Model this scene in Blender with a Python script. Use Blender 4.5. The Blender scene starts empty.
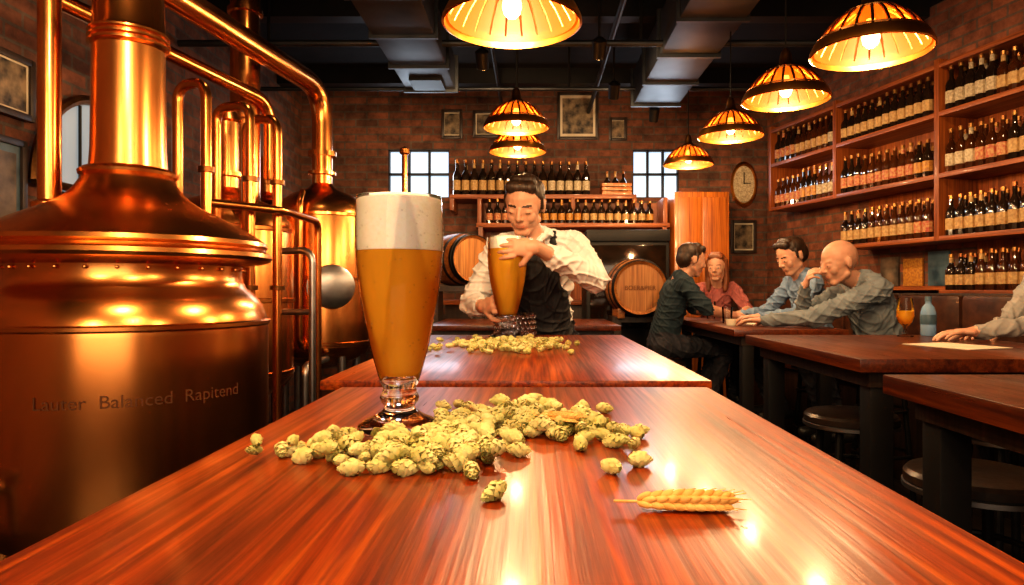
import bpy, bmesh, math, random
import numpy as np
from mathutils import Vector, Matrix
random.seed(7); np.random.seed(7)
V=Vector
# ------------------------------------------------------------------ materials
def new_mat(name):
    m=bpy.data.materials.new(name); m.use_nodes=True
    nt=m.node_tree; b=nt.nodes['Principled BSDF']; return m,nt,b
def N(nt,t,**k):
    n=nt.nodes.new(t)
    for a,v in k.items():
        if hasattr(n,a): setattr(n,a,v)
        else: n.inputs[a].default_value=v
    return n
def c4(c): return (c[0],c[1],c[2],1)
def mat(name,col,met=0,rough=.5,col2=None,scale=8,stretch=(1,1,1),bump=0,trans=0,emit=None,estr=0,coat=0,sss=0,rvar=0,detail=4,ior=1.45):
    m,nt,b=new_mat(name)
    b.inputs['Base Color'].default_value=c4(col); b.inputs['Metallic'].default_value=met
    b.inputs['Roughness'].default_value=rough; b.inputs['Transmission Weight'].default_value=trans
    b.inputs['Coat Weight'].default_value=coat; b.inputs['IOR'].default_value=ior
    if coat: b.inputs['Coat Roughness'].default_value=.08
    if sss:
        b.inputs['Subsurface Weight'].default_value=sss; b.inputs['Subsurface Scale'].default_value=.01
    if emit: b.inputs['Emission Color'].default_value=c4(emit); b.inputs['Emission Strength'].default_value=estr
    if col2 or bump or rvar:
        tc=N(nt,'ShaderNodeTexCoord'); mp=N(nt,'ShaderNodeMapping'); mp.inputs['Scale'].default_value=stretch
        no=N(nt,'ShaderNodeTexNoise'); no.inputs['Scale'].default_value=scale; no.inputs['Detail'].default_value=detail
        nt.links.new(tc.outputs['Object'],mp.inputs[0]); nt.links.new(mp.outputs[0],no.inputs['Vector'])
        if col2:
            r=N(nt,'ShaderNodeValToRGB'); r.color_ramp.elements[0].position=.35; r.color_ramp.elements[1].position=.65
            r.color_ramp.elements[0].color=c4(col); r.color_ramp.elements[1].color=c4(col2)
            nt.links.new(no.outputs[0],r.inputs[0]); nt.links.new(r.outputs[0],b.inputs['Base Color'])
        if rvar:
            mr=N(nt,'ShaderNodeMapRange'); mr.inputs['To Min'].default_value=max(.02,rough-rvar); mr.inputs['To Max'].default_value=rough+rvar
            nt.links.new(no.outputs[0],mr.inputs[0]); nt.links.new(mr.outputs[0],b.inputs['Roughness'])
        if bump:
            bp=N(nt,'ShaderNodeBump'); bp.inputs['Strength'].default_value=bump; bp.inputs['Distance'].default_value=.01
            nt.links.new(no.outputs[0],bp.inputs['Height']); nt.links.new(bp.outputs[0],b.inputs['Normal'])
    return m
def wood(name,dark,mid,light,axis='Y',rough=.25,coat=.3,scale=1,plank=0,streak=.55,spec=.5):
    m,nt,b=new_mat(name); L=nt.links.new
    tc=N(nt,'ShaderNodeTexCoord'); mp=N(nt,'ShaderNodeMapping')
    s={'X':(1.2,26,26),'Y':(26,1.2,26),'Z':(26,26,1.2)}[axis]; mp.inputs['Scale'].default_value=[k*scale for k in s]
    L(tc.outputs['Object'],mp.inputs[0])
    no=N(nt,'ShaderNodeTexNoise'); no.inputs['Scale'].default_value=1.0; no.inputs['Detail'].default_value=9; no.inputs['Roughness'].default_value=.7; no.inputs['Distortion'].default_value=.7
    L(mp.outputs[0],no.inputs['Vector'])
    r=N(nt,'ShaderNodeValToRGB'); e=r.color_ramp.elements
    e[0].position=.32; e[0].color=c4(dark); e[1].position=.70; e[1].color=c4(light)
    k=e.new(.5); k.color=c4(mid)
    L(no.outputs[0],r.inputs[0])
    no2=N(nt,'ShaderNodeTexNoise'); no2.inputs['Scale'].default_value=9*scale; no2.inputs['Detail'].default_value=7
    mp2=N(nt,'ShaderNodeMapping'); mp2.inputs['Scale'].default_value={'X':(.3,14,14),'Y':(14,.3,14),'Z':(14,14,.3)}[axis]
    L(tc.outputs['Object'],mp2.inputs[0]); L(mp2.outputs[0],no2.inputs['Vector'])
    mx=N(nt,'ShaderNodeMixRGB',blend_type='MULTIPLY'); mx.inputs[0].default_value=streak
    r2=N(nt,'ShaderNodeValToRGB'); r2.color_ramp.elements[0].position=.38; r2.color_ramp.elements[0].color=(.3,.24,.22,1); r2.color_ramp.elements[1].position=.56; r2.color_ramp.elements[1].color=(1,1,1,1)
    L(no2.outputs[0],r2.inputs[0]); L(r.outputs[0],mx.inputs[1]); L(r2.outputs[0],mx.inputs[2])
    out=mx.outputs[0]
    if plank:
        sp=N(nt,'ShaderNodeSeparateXYZ'); L(tc.outputs['Object'],sp.inputs[0])
        d=N(nt,'ShaderNodeMath',operation='DIVIDE'); d.inputs[1].default_value=plank; L(sp.outputs[0 if axis=='Y' else 1],d.inputs[0])
        fl=N(nt,'ShaderNodeMath',operation='FLOOR'); L(d.outputs[0],fl.inputs[0])
        wn=N(nt,'ShaderNodeTexWhiteNoise',noise_dimensions='1D'); L(fl.outputs[0],wn.inputs['W'])
        mr=N(nt,'ShaderNodeMapRange'); mr.inputs['To Min'].default_value=.68; mr.inputs['To Max'].default_value=1.1; L(wn.outputs[0],mr.inputs[0])
        m2=N(nt,'ShaderNodeVectorMath',operation='SCALE'); L(out,m2.inputs[0]); L(mr.outputs[0],m2.inputs['Scale']); out=m2.outputs[0]
    L(out,b.inputs['Base Color'])
    mrr=N(nt,'ShaderNodeMapRange'); mrr.inputs['To Min'].default_value=rough+.14; mrr.inputs['To Max'].default_value=max(.05,rough-.08); L(no2.outputs[0],mrr.inputs[0]); L(mrr.outputs[0],b.inputs['Roughness'])
    b.inputs['Specular IOR Level'].default_value=spec
    b.inputs['Coat Weight'].default_value=coat; b.inputs['Coat Roughness'].default_value=.12
    bp=N(nt,'ShaderNodeBump'); bp.inputs['Strength'].default_value=.18; bp.inputs['Distance'].default_value=.003
    L(no2.outputs[0],bp.inputs['Height']); L(bp.outputs[0],b.inputs['Normal'])
    return m
def brick(name,c1,c2,mortar):
    m,nt,b=new_mat(name); L=nt.links.new
    tc=N(nt,'ShaderNodeTexCoord'); sp=N(nt,'ShaderNodeSeparateXYZ'); cb=N(nt,'ShaderNodeCombineXYZ')
    L(tc.outputs['Object'],sp.inputs[0]); L(sp.outputs[0],cb.inputs[0]); L(sp.outputs[2],cb.inputs[1])
    br=N(nt,'ShaderNodeTexBrick'); br.inputs['Scale'].default_value=1
    br.inputs['Brick Width'].default_value=.22; br.inputs['Row Height'].default_value=.075; br.inputs['Mortar Size'].default_value=.008
    br.inputs['Color1'].default_value=c4(c1); br.inputs['Color2'].default_value=c4(c2); br.inputs['Mortar'].default_value=c4(mortar)
    L(cb.outputs[0],br.inputs['Vector'])
    no=N(nt,'ShaderNodeTexNoise'); no.inputs['Scale'].default_value=7; no.inputs['Detail'].default_value=8; no.inputs['Roughness'].default_value=.7; L(cb.outputs[0],no.inputs['Vector'])
    rr=N(nt,'ShaderNodeValToRGB'); rr.color_ramp.elements[0].position=.35; rr.color_ramp.elements[0].color=(.25,.22,.2,1); rr.color_ramp.elements[1].position=.65; rr.color_ramp.elements[1].color=(1.2,1.1,1,1); L(no.outputs[0],rr.inputs[0])
    mx=N(nt,'ShaderNodeMixRGB',blend_type='MULTIPLY'); mx.inputs[0].default_value=.8
    L(br.outputs['Color'],mx.inputs[1]); L(rr.outputs[0],mx.inputs[2]); L(mx.outputs[0],b.inputs['Base Color'])
    ad=N(nt,'ShaderNodeMath',operation='SUBTRACT'); L(no.outputs[0],ad.inputs[0]); L(br.outputs['Fac'],ad.inputs[1])
    bp=N(nt,'ShaderNodeBump'); bp.inputs['Strength'].default_value=.8; bp.inputs['Distance'].default_value=.012
    L(ad.outputs[0],bp.inputs['Height']); L(bp.outputs[0],b.inputs['Normal']); b.inputs['Roughness'].default_value=.85
    return m
M_table=wood('mahogany_table',(.09,.009,.0008),(.31,.046,.0025),(.58,.13,.007),'Y',.30,.10,plank=.155,streak=.8,spec=.36)
M_tableR=wood('mahogany_side',(.05,.008,.002),(.15,.029,.005),(.26,.06,.011),'Y',.28,.2,plank=.15)
M_shelf=wood('shelf_wood',(.14,.030,.005),(.30,.076,.012),(.44,.13,.024),'X',.45,.1)
M_shelfv=wood('shelf_wood_v',(.14,.030,.005),(.30,.076,.012),(.44,.13,.024),'Z',.45,.1)
M_cab=wood('cabinet_wood',(.3,.07,.008),(.52,.15,.018),(.7,.24,.035),'Z',.35,.2)
M_dark=wood('dark_wood',(.015,.008,.005),(.035,.018,.01),(.06,.03,.018),'Z',.45,.1)
M_barrel=wood('barrel_wood',(.2,.065,.014),(.38,.14,.03),(.55,.24,.06),'Y',.5,.1)
M_barrelh=wood('barrel_head',(.24,.09,.02),(.38,.16,.04),(.5,.24,.07),'Z',.5,.1)
M_floor=wood('floor_dark',(.012,.009,.007),(.03,.021,.015),(.05,.038,.028),'Y',.35,.1,plank=.18)
M_brick=brick('brick_wall',(.33,.12,.06),(.18,.07,.04),(.16,.11,.08))
M_brickd=brick('brick_wall_dark',(.26,.10,.055),(.12,.055,.035),(.13,.10,.08))
M_ceil=mat('ceiling_black',(.007,.006,.006),rough=.9,col2=(.011,.010,.010))
M_copper=mat('copper',(.80,.31,.085),1,.25,col2=(.90,.40,.125),scale=3,stretch=(1,1,.6),rvar=.07,bump=.02)
M_copperb=mat('copper_pipe',(.74,.29,.08),1,.24,col2=(.85,.37,.11),scale=5,rvar=.06)
M_brassd=mat('aged_bronze',(.16,.07,.022),1,.4,col2=(.26,.12,.04),scale=30)
M_brass=mat('brass',(.70,.31,.06),1,.32,col2=(.56,.23,.04),scale=20)
M_steel=mat('steel',(.42,.42,.43),1,.36,col2=(.32,.32,.34),scale=10)
M_duct=mat('galvanised_duct',(.085,.092,.10),.85,.5,col2=(.045,.05,.058),scale=3)
M_black=mat('black_metal',(.006,.006,.006),.2,.5,col2=(.010,.009,.009),scale=10)
M_leather=mat('black_leather',(.022,.015,.012),0,.32,col2=(.035,.022,.016),scale=40,bump=.15)
M_leatherb=mat('brown_leather',(.04,.016,.01),0,.35,col2=(.08,.03,.015),scale=20,bump=.15)
M_cloth_w=mat('white_shirt',(.80,.79,.77),0,.85,col2=(.72,.71,.69),scale=14,bump=.3,detail=2)
M_apron=mat('black_apron',(.012,.012,.015),0,.75,col2=(.02,.02,.024),scale=20,bump=.2)
M_hair=mat('dark_hair',(.014,.007,.004),0,.5,col2=(.04,.02,.010),scale=60,stretch=(1,1,.3),bump=.6)
M_hairr=mat('auburn_hair',(.10,.03,.010),0,.5,col2=(.2,.065,.02),scale=50,stretch=(1,1,.2),bump=.5)
M_skin=mat('skin',(.52,.28,.185),0,.5,col2=(.58,.32,.215),scale=25,sss=.12,bump=.03)
M_skinb=mat('skin_tan',(.44,.23,.15),0,.5,col2=(.50,.27,.18),scale=25,sss=.12,bump=.03)
M_lip=mat('lips',(.42,.16,.10),0,.45,col2=(.46,.18,.12),scale=30)
M_eye=mat('eye_white',(.5,.45,.4),0,.25,col2=(.52,.47,.42),scale=30)
M_iris=mat('eye_iris',(.03,.02,.015),0,.2,col2=(.04,.03,.02),scale=30)
M_jean=mat('dark_trousers',(.015,.017,.025),0,.85,col2=(.03,.03,.04),scale=40,bump=.2)
M_shoe=mat('black_shoe',(.01,.01,.01),0,.4,col2=(.02,.02,.02),scale=20)
M_grey=mat('grey_sweater',(.13,.155,.175),0,.9,col2=(.19,.22,.24),scale=18,bump=.3)
M_blue=mat('blue_shirt',(.14,.22,.34),0,.85,col2=(.21,.30,.43),scale=15,bump=.25)
M_tee=mat('dark_teal_tee',(.010,.022,.032),0,.85,col2=(.018,.035,.046),scale=15,bump=.3)
M_pink=mat('maroon_top',(.24,.07,.065),0,.85,col2=(.34,.11,.10),scale=15,bump=.3)
M_lgrey=mat('light_grey_shirt',(.24,.23,.22),0,.9,col2=(.32,.31,.29),scale=15,bump=.35)
M_foam=mat('beer_foam',(.96,.93,.84),0,.8,col2=(.99,.97,.91),scale=160,bump=.2,sss=.2)
M_hop=mat('hop_green',(.48,.45,.14),0,.75,col2=(.76,.70,.34),scale=30,bump=.2,sss=.08)
M_wheat=mat('wheat',(.62,.34,.08),0,.55,col2=(.82,.52,.17),scale=90)
M_bottle=mat('bottle_dark_glass',(.012,.007,.004),0,.08,col2=(.024,.012,.006),scale=10,coat=.5)
M_bottleg=mat('bottle_amber_glass',(.035,.010,.002),0,.08,col2=(.07,.02,.004),scale=10,coat=.5)
M_label=mat('label_cream',(.52,.34,.14),0,.6,col2=(.32,.18,.07),scale=55)
M_labelw=mat('label_white',(.56,.46,.30),0,.6,col2=(.30,.23,.15),scale=70)
M_labelr=mat('label_red',(.35,.05,.03),0,.6,col2=(.5,.3,.12),scale=60)
M_labelg=mat('label_gold',(.55,.27,.04),0,.5,col2=(.3,.12,.03),scale=60)
M_cap=mat('bottle_cap',(.4,.22,.06),.8,.35,col2=(.25,.08,.03),scale=30)
M_bulb=mat('bulb_glow',(1,.6,.25),emit=(1,.58,.2),estr=12)
M_paper=mat('paper',(.7,.62,.48),0,.7,col2=(.6,.52,.38),scale=8)
M_frame=mat('frame_dark',(.03,.02,.015),0,.4,col2=(.05,.03,.02),scale=20)
M_pic=mat('picture_print',(.05,.042,.035),0,.4,col2=(.22,.17,.12),scale=9)
M_picb=mat('poster_print_blue',(.02,.05,.08),0,.4,col2=(.12,.2,.26),scale=6)
M_picc=mat('picture_print_dark',(.02,.018,.016),0,.4,col2=(.30,.22,.13),scale=14)
M_sky=mat('window_daylight',(.5,.6,.7),emit=(.55,.76,1),estr=.95)
M_skyd=mat('arched_window_daylight',(.3,.35,.38),emit=(.55,.70,.8),estr=.3)
M_text=mat('engraved_letters',(.03,.010,.004),0,.9,col2=(.04,.015,.005),scale=30)
M_texte=mat('etched_letters',(.10,.035,.012),.3,.7,col2=(.14,.05,.015),scale=30)
M_bottlep=mat('water_bottle_plastic',(.45,.70,.95),0,.08,trans=.6,ior=1.2,col2=(.35,.58,.9),scale=5)
M_glass=mat('clear_glass',(1,1,1),0,.01,trans=1,ior=1.45)
def thin_glass():
    # thin blown wall: straight-through transmission plus fresnel reflection
    m,nt,b=new_mat('thin_clear_glass'); L=nt.links.new
    tr=N(nt,'ShaderNodeBsdfTransparent'); tr.inputs[0].default_value=(.97,.97,.96,1)
    gl=N(nt,'ShaderNodeBsdfGlossy'); gl.inputs['Roughness'].default_value=.02
    fr=N(nt,'ShaderNodeFresnel'); fr.inputs[0].default_value=1.4
    s=N(nt,'ShaderNodeMixShader'); L(fr.outputs[0],s.inputs[0]); L(tr.outputs[0],s.inputs[1]); L(gl.outputs[0],s.inputs[2])
    L(s.outputs[0],nt.nodes['Material Output'].inputs[0]); return m
M_thin=thin_glass()
def beer_mat():
    m,nt,b=new_mat('golden_beer'); L=nt.links.new
    tr=N(nt,'ShaderNodeBsdfTransparent'); tr.inputs[0].default_value=(1,.80,.36,1)
    tl=N(nt,'ShaderNodeBsdfTranslucent'); tl.inputs[0].default_value=(1,.62,.07,1)
    df=N(nt,'ShaderNodeBsdfDiffuse'); df.inputs[0].default_value=(1,.60,.06,1)
    a=N(nt,'ShaderNodeMixShader'); a.inputs[0].default_value=.70; L(tl.outputs[0],a.inputs[1]); L(df.outputs[0],a.inputs[2])
    tc=N(nt,'ShaderNodeTexCoord'); no=N(nt,'ShaderNodeTexNoise'); no.inputs['Scale'].default_value=22; no.inputs['Detail'].default_value=3
    mp=N(nt,'ShaderNodeMapping'); mp.inputs['Scale'].default_value=(1,1,.25); L(tc.outputs['Object'],mp.inputs[0]); L(mp.outputs[0],no.inputs['Vector'])
    mr=N(nt,'ShaderNodeMapRange'); mr.inputs['From Min'].default_value=.3; mr.inputs['From Max'].default_value=.7; mr.inputs['To Min'].default_value=.70; mr.inputs['To Max'].default_value=.88; L(no.outputs[0],mr.inputs[0])
    s=N(nt,'ShaderNodeMixShader'); L(mr.outputs[0],s.inputs[0]); L(tr.outputs[0],s.inputs[1]); L(a.outputs[0],s.inputs[2])
    L(s.outputs[0],nt.nodes['Material Output'].inputs[0]); return m
M_beer=beer_mat()
def shade_mat():
    m,nt,b=new_mat('amber_shade'); L=nt.links.new
    b.inputs['Base Color'].default_value=(.34,.066,.004,1); b.inputs['Roughness'].default_value=.45
    tl=N(nt,'ShaderNodeBsdfTranslucent'); tl.inputs[0].default_value=(.30,.062,.004,1)
    tr=N(nt,'ShaderNodeBsdfTransparent'); tr.inputs[0].default_value=(1,.55,.2,1)
    a=N(nt,'ShaderNodeMixShader'); a.inputs[0].default_value=.35; L(b.outputs[0],a.inputs[1]); L(tl.outputs[0],a.inputs[2])
    c=N(nt,'ShaderNodeMixShader'); c.inputs[0].default_value=.35; L(a.outputs[0],c.inputs[1]); L(tr.outputs[0],c.inputs[2])
    L(c.outputs[0],nt.nodes['Material Output'].inputs[0]); return m
M_shade=shade_mat()
# ------------------------------------------------------------------ mesh builder
def fillet(pts,rad,n=6):
    pts=[V(p) for p in pts]; out=[pts[0]]
    for i in range(1,len(pts)-1):
        p=pts[i]; a=pts[i-1]-p; b=pts[i+1]-p; r=min(rad,a.length*.49,b.length*.49)
        A=p+a.normalized()*r; B=p+b.normalized()*r
        for k in range(n+1):
            t=k/n; out.append(A*(1-t)**2+p*2*t*(1-t)+B*t*t)
    out.append(pts[-1]); return out
class MB:
    def __init__(s): s.v=[];s.f=[];s.m=[];s.mats=[]
    def mi(s,mt):
        if mt not in s.mats: s.mats.append(mt)
        return s.mats.index(mt)
    def add(s,verts,faces,mt,M=None):
        o=len(s.v); i=s.mi(mt)
        if M is not None: verts=[M@V(v) for v in verts]
        s.v+=[tuple(v) for v in verts]; s.f+=[tuple(o+k for k in f) for f in faces]; s.m+=[i]*len(faces)
        return s
    def lathe(s,prof,mt,loc=(0,0,0),seg=32,M=None,closed=False):
        T=Matrix.Translation(loc)
        if M is not None: T=T@M
        o=len(s.v); idx=[]
        for (r,z) in prof:
            if r<1e-6: idx.append([len(s.v)]); s.v.append(tuple(T@V((0,0,z))))
            else:
                row=[]
                for k in range(seg):
                    a=2*math.pi*k/seg; row.append(len(s.v)); s.v.append(tuple(T@V((r*math.cos(a),r*math.sin(a),z))))
                idx.append(row)
        n=len(prof)
        for i in range(n if closed else n-1):
            A=idx[i];B=idx[(i+1)%n]; mm=mt[i] if isinstance(mt,list) else mt; q=s.mi(mm)
            if len(A)==1 and len(B)==1: continue
            for k in range(seg):
                k2=(k+1)%seg
                if len(A)==1: s.f.append((A[0],B[k],B[k2]))
                elif len(B)==1: s.f.append((A[k],A[k2],B[0]))
                else: s.f.append((A[k],A[k2],B[k2],B[k]))
                s.m.append(q)
        return s
    def box(s,c,d,mt,bev=0,M=None):
        bm=bmesh.new(); bmesh.ops.create_cube(bm,size=1)
        for v in bm.verts: v.co=V((v.co.x*d[0],v.co.y*d[1],v.co.z*d[2]))
        if bev: bmesh.ops.bevel(bm,geom=bm.edges[:],offset=bev,segments=2,affect='EDGES',profile=.6)
        bm.verts.index_update()
        T=Matrix.Translation(c)
        if M is not None: T=T@M
        s.add([T@v.co for v in bm.verts],[[v.index for v in f.verts] for f in bm.faces],mt); bm.free(); return s
    def b2(s,x0,x1,y0,y1,z0,z1,mt,bev=0):
        return s.box(((x0+x1)/2,(y0+y1)/2,(z0+z1)/2),(abs(x1-x0),abs(y1-y0),abs(z1-z0)),mt,bev)
    def tube(s,pts,r,mt,seg=12,fil=0,r2=None):
        if fil: pts=fillet(pts,fil)
        pts=[V(p) for p in pts]; n=len(pts); T=[]
        for i in range(n):
            a=pts[max(0,i-1)];b=pts[min(n-1,i+1)]; T.append((b-a).normalized())
        up=V((0,0,1)) if abs(T[0].z)<.9 else V((1,0,0))
        e=(up-T[0]*up.dot(T[0])).normalized(); o=len(s.v); q=s.mi(mt)
        for i in range(n):
            e=(e-T[i]*e.dot(T[i])).normalized(); f=T[i].cross(e)
            rr=r if r2 is None else r+(r2-r)*i/(n-1)
            for k in range(seg):
                a=2*math.pi*k/seg; s.v.append(tuple(pts[i]+e*(rr*math.cos(a))+f*(rr*math.sin(a))))
        for i in range(n-1):
            for k in range(seg):
                k2=(k+1)%seg; s.f.append((o+i*seg+k,o+i*seg+k2,o+(i+1)*seg+k2,o+(i+1)*seg+k)); s.m.append(q)
        s.f.append(tuple(o+k for k in range(seg))[::-1]); s.m.append(q)
        s.f.append(tuple(o+(n-1)*seg+k for k in range(seg))); s.m.append(q)
        return s
    def sphere(s,c,r,mt,seg=12,ring=8,sc=(1,1,1),R=None):
        prof=[(r*math.sin(math.pi*i/ring) if 0<i<ring else 0,-r*math.cos(math.pi*i/ring)) for i in range(ring+1)]
        M=Matrix.Diagonal((sc[0],sc[1],sc[2],1))
        if R is not None: M=R@M
        return s.lathe(prof,mt,c,seg,M)
    def build(s,name,ang=35,parent=None,M=None,norm=True,origin=None):
        a=np.array(s.v); 
        if origin is None: origin=((a[:,0].min()+a[:,0].max())/2,(a[:,1].min()+a[:,1].max())/2,a[:,2].min())
        o=V(origin); a=a-np.array(origin)
        me=bpy.data.meshes.new(name); me.from_pydata(a.tolist(),[],s.f)
        for m in s.mats: me.materials.append(m)
        me.polygons.foreach_set('material_index',s.m)
        if norm:
            bm=bmesh.new(); bm.from_mesh(me); bmesh.ops.recalc_face_normals(bm,faces=bm.faces[:]); bm.to_mesh(me); bm.free()
        me.polygons.foreach_set('use_smooth',[True]*len(me.polygons))
        me.set_sharp_from_angle(angle=math.radians(ang)); me.update()
        ob=bpy.data.objects.new(name,me); bpy.context.collection.objects.link(ob)
        ob.location=o
        if parent: ob.parent=parent; ob.location=o-parent.location
        if M is not None: ob.matrix_world=M@Matrix.Translation(o)
        return ob
def empty(name,loc):
    e=bpy.data.objects.new(name,None); e.location=loc; e.empty_display_size=.1; bpy.context.collection.objects.link(e); return e
def RX(a): return Matrix.Rotation(math.radians(a),4,'X')
def RY(a): return Matrix.Rotation(math.radians(a),4,'Y')
def RZ(a): return Matrix.Rotation(math.radians(a),4,'Z')
# ------------------------------------------------------------------ room
CE=3.15; YB=6.8
MB().b2(-2.5,4.6,-2.6,YB+.15,-.1,0,M_floor).build('floor')
MB().b2(-2.5,4.6,-2.6,YB+.15,CE,CE+.1,M_ceil).build('ceiling')
w=MB()
def bw(x0,x1,z0,z1): w.b2(x0,x1,YB,YB+.15,z0,z1,M_brickd)
W1=(-1.44,-.83); W2=(1.0,1.46); WZ=(2.07,2.55)
bw(-2.45,W1[0],0,CE); bw(W1[0],W1[1],0,WZ[0]); bw(W1[0],W1[1],WZ[1],CE); bw(W1[1],W2[0],0,CE)
bw(W2[0],W2[1],0,WZ[0]); bw(W2[0],W2[1],WZ[1],CE); bw(W2[1],2.6,0,CE)
w.build('wall_back',origin=(0,YB,0))
for i,(a,b) in enumerate((W1,W2)):
    m=MB(); m.b2(a,b,YB+.10,YB+.12,WZ[0],WZ[1],M_sky)
    for x in (a,(a*2+b)/3,(a+2*b)/3,b): m.b2(x-.010,x+.010,YB+.03,YB+.09,WZ[0],WZ[1],M_black)
    for z in (WZ[0],sum(WZ)/2,WZ[1]): m.b2(a,b,YB+.03,YB+.09,z-.010,z+.010,M_black)
    m.build('window_%d'%(i+1))
lw=MB(); lw.b2(-2.6,YB,0,.15,0,CE,M_brickd); lw.build('wall_left',origin=(0,0,0),M=Matrix.Translation((-2.3,0,0))@RZ(90))
def WM():                   # local x: along wall toward camera, local y: into the room, z up
    t=V((.24,-1,0)).normalized(); n=V((-1,-.24,0)).normalized()
    m=Matrix.Identity(4)
    m.col[0][:3]=t; m.col[1][:3]=n; m.col[2][:3]=(0,0,1); m.col[3][:3]=(3.642-.24*6.2,6.2,0)
    return m
TW=WM(); K=1.0284
rw=MB(); rw.b2(-.75,9.0,-.45,-.32,0,CE,M_brick); rw.build('wall_right',origin=(0,0,0),M=TW)
MB().b2(-2.5,4.6,-2.75,-2.6,0,CE,M_brickd).build('wall_front')
d=MB(); d.b2(.84,1.22,2.6,5.7,2.70,2.98,M_duct,.01)
for y in np.arange(2.7,5.8,.6): d.b2(.82,1.24,y-.015,y+.015,2.68,3.0,M_duct)
for y in (3.2,4.7): d.b2(.86,.88,y,y+.03,2.98,CE,M_black); d.b2(1.18,1.2,y,y+.03,2.98,CE,M_black)
d.build('ceiling_duct')
d=MB(); d.b2(-.95,-.58,3.5,5.2,2.66,2.9,M_duct,.01); d.b2(-.88,-.65,4.85,5.1,2.64,2.66,M_black)
for y in np.arange(3.5,5.3,.55): d.b2(-.97,-.56,y-.012,y+.012,2.64,2.92,M_duct)
for y in (3.7,4.9): d.b2(-.9,-.88,y,y+.03,2.9,CE,M_black); d.b2(-.64,-.62,y,y+.03,2.9,CE,M_black)
d.build('ceiling_duct')
d=MB(); d.tube([(-2.28,4.4,2.74),(1.9,4.4,2.74)],.022,M_duct); d.tube([(-1.7,4.4,2.74),(-1.7,4.4,CE)],.01,M_black); d.tube([(.7,4.4,2.74),(.7,4.4,CE)],.01,M_black)
d.tube([(-2.28,5.6,2.8),(1.9,5.6,2.8)],.018,M_duct)
d.tube([(.3,5.6,2.8),(.3,5.6,CE)],.01,M_black)
d.tube([(.55,2.6,2.9),(.55,6.7,2.9)],.02,M_black); d.tube([(-.3,3.0,2.95),(-.3,6.7,2.95)],.015,M_black)
d.build('ceiling_pipe')
for i,y in enumerate((3.0,4.7,6.2)):
    MB().b2(-2.3,2.5+.2*(2-i),y-.06,y+.06,CE-.14,CE,M_black).build('trim_%d'%(i+1))
for x,y in ((-.33,4.5),(.42,4.3),(1.05,5.9),(.62,5.2)):
    s=MB(); s.tube([(x,y,CE),(x,y,2.72)],.008,M_black); s.lathe([(0,-.05),(.04,-.05),(.045,.06),(.02,.08),(0,.08)],M_black,(x,y,2.66),16,RX(35)); s.lathe([(0,-.052),(.034,-.052),(.034,-.045),(0,-.045)],M_bulb,(x,y,2.66),16,RX(35)); s.build('track_spotlight')
# ------------------------------------------------------------------ tables
def table(name,x0,x1,y0,y1,z,th,mt,leg=.06,inset=.06,cross=True):
    m=MB(); m.b2(x0,x1,y0,y1,z-th,z,mt,.004)
    m.b2(x0+.05,x1-.05,y0+.05,y1-.05,z-th-.05,z-th,M_dark)
    for x in (x0+inset,x1-inset-leg):
        for y in (y0+inset,y1-inset-leg): m.b2(x,x+leg,y,y+leg,0,z-th-.02,M_black,.004)
    if cross:
        for y in (y0+inset,y1-inset-leg): m.b2(x0+inset+leg,x1-inset-leg,y+.01,y+leg-.01,.12,.16,M_black)
    return m.build(name)
TZ=.95
table('wooden_bar_table',-.395,.362,.12,1.41,TZ,.035,M_table)
table('wooden_bar_table',-.468,.395,1.5,3.03,TZ+.001,.022,M_table)
table('wooden_bar_table',-.6,.5,3.85,4.75,TZ,.03,M_tableR)
table('wooden_dining_table',1.02,1.60,3.45,5.0,TZ,.035,M_tableR)
table('wooden_dining_table',.95,1.86,1.98,3.05,TZ,.04,M_tableR,.07)
table('wooden_dining_table',.83,1.7,.85,1.62,TZ,.045,M_tableR,.07)
# ------------------------------------------------------------------ beer glass
GP=[(0,0),(.055,0),(.059,.003),(.058,.008),(.048,.015),(.033,.022),(.024,.028),(.021,.034),(.026,.040),(.028,.047),(.024,.054),(.0235,.060),(.0275,.069),(.0335,.090),(.040,.114),(.0465,.145),(.0545,.186),(.0600,.229),(.0622,.265),(.0618,.30),(.0605,.33)]
GI=12
def beer_glass(x,y,z,s=1.0,foam=.075,droplets=0,rs=1):
    e=empty('beer_glass',(x,y,z)); S=lambda p:[(r*s*rs,h*s) for r,h in p]
    m=MB(); m.lathe(S(GP[:GI+1]+[(.026,.073),(0,.074)]),M_glass,(x,y,z),64); m.build('glass_foot',60,e)
    wall=GP[GI:]; m=MB(); m.lathe(S(wall+[(.0600,.332),(.0590,.331),(.0592,.325)]),M_thin,(x,y,z),64); m.build('glass_bowl',60,e)
    def rad(h):
        P=GP[GI:]
        for (r0,h0),(r1,h1) in zip(P,P[1:]):
            if h<=h1: return r0+(r1-r0)*(h-h0)/(h1-h0)
        return P[-1][0]
    top=.322-foam
    hs=[.078,.085]+list(np.linspace(.1,top,10))
    liq=[(0,.077)]+[(rad(h)-.0012-(.004 if h<.08 else 0),h) for h in hs]+[(0,top)]
    MB().lathe(S(liq),M_beer,(x,y,z),48).build('beer',60,e)
    hs=np.linspace(top+.0005,.327,6)
    fo=[(0,top+.0005)]+[(rad(h)-.0012,h) for h in hs]+[(rad(.33)-.008,.332),(rad(.33)*.6,.334),(0,.335)]
    MB().lathe(S(fo),M_foam,(x,y,z),48).build('foam',60,e)
    if droplets:
        m=MB()
        for i in range(droplets):
            h=random.uniform(.1,.31); a=random.uniform(0,2*math.pi); r=rad(h)*s*rs
            m.sphere((x+r*math.cos(a),y+r*math.sin(a),z+h*s),random.uniform(.0005,.0013),M_glass,6,4)
        m.build('condensation_droplets',60,e)
    return e
beer_glass(-.19,.976,TZ+.001,1.0,droplets=260,foam=.068)
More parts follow.
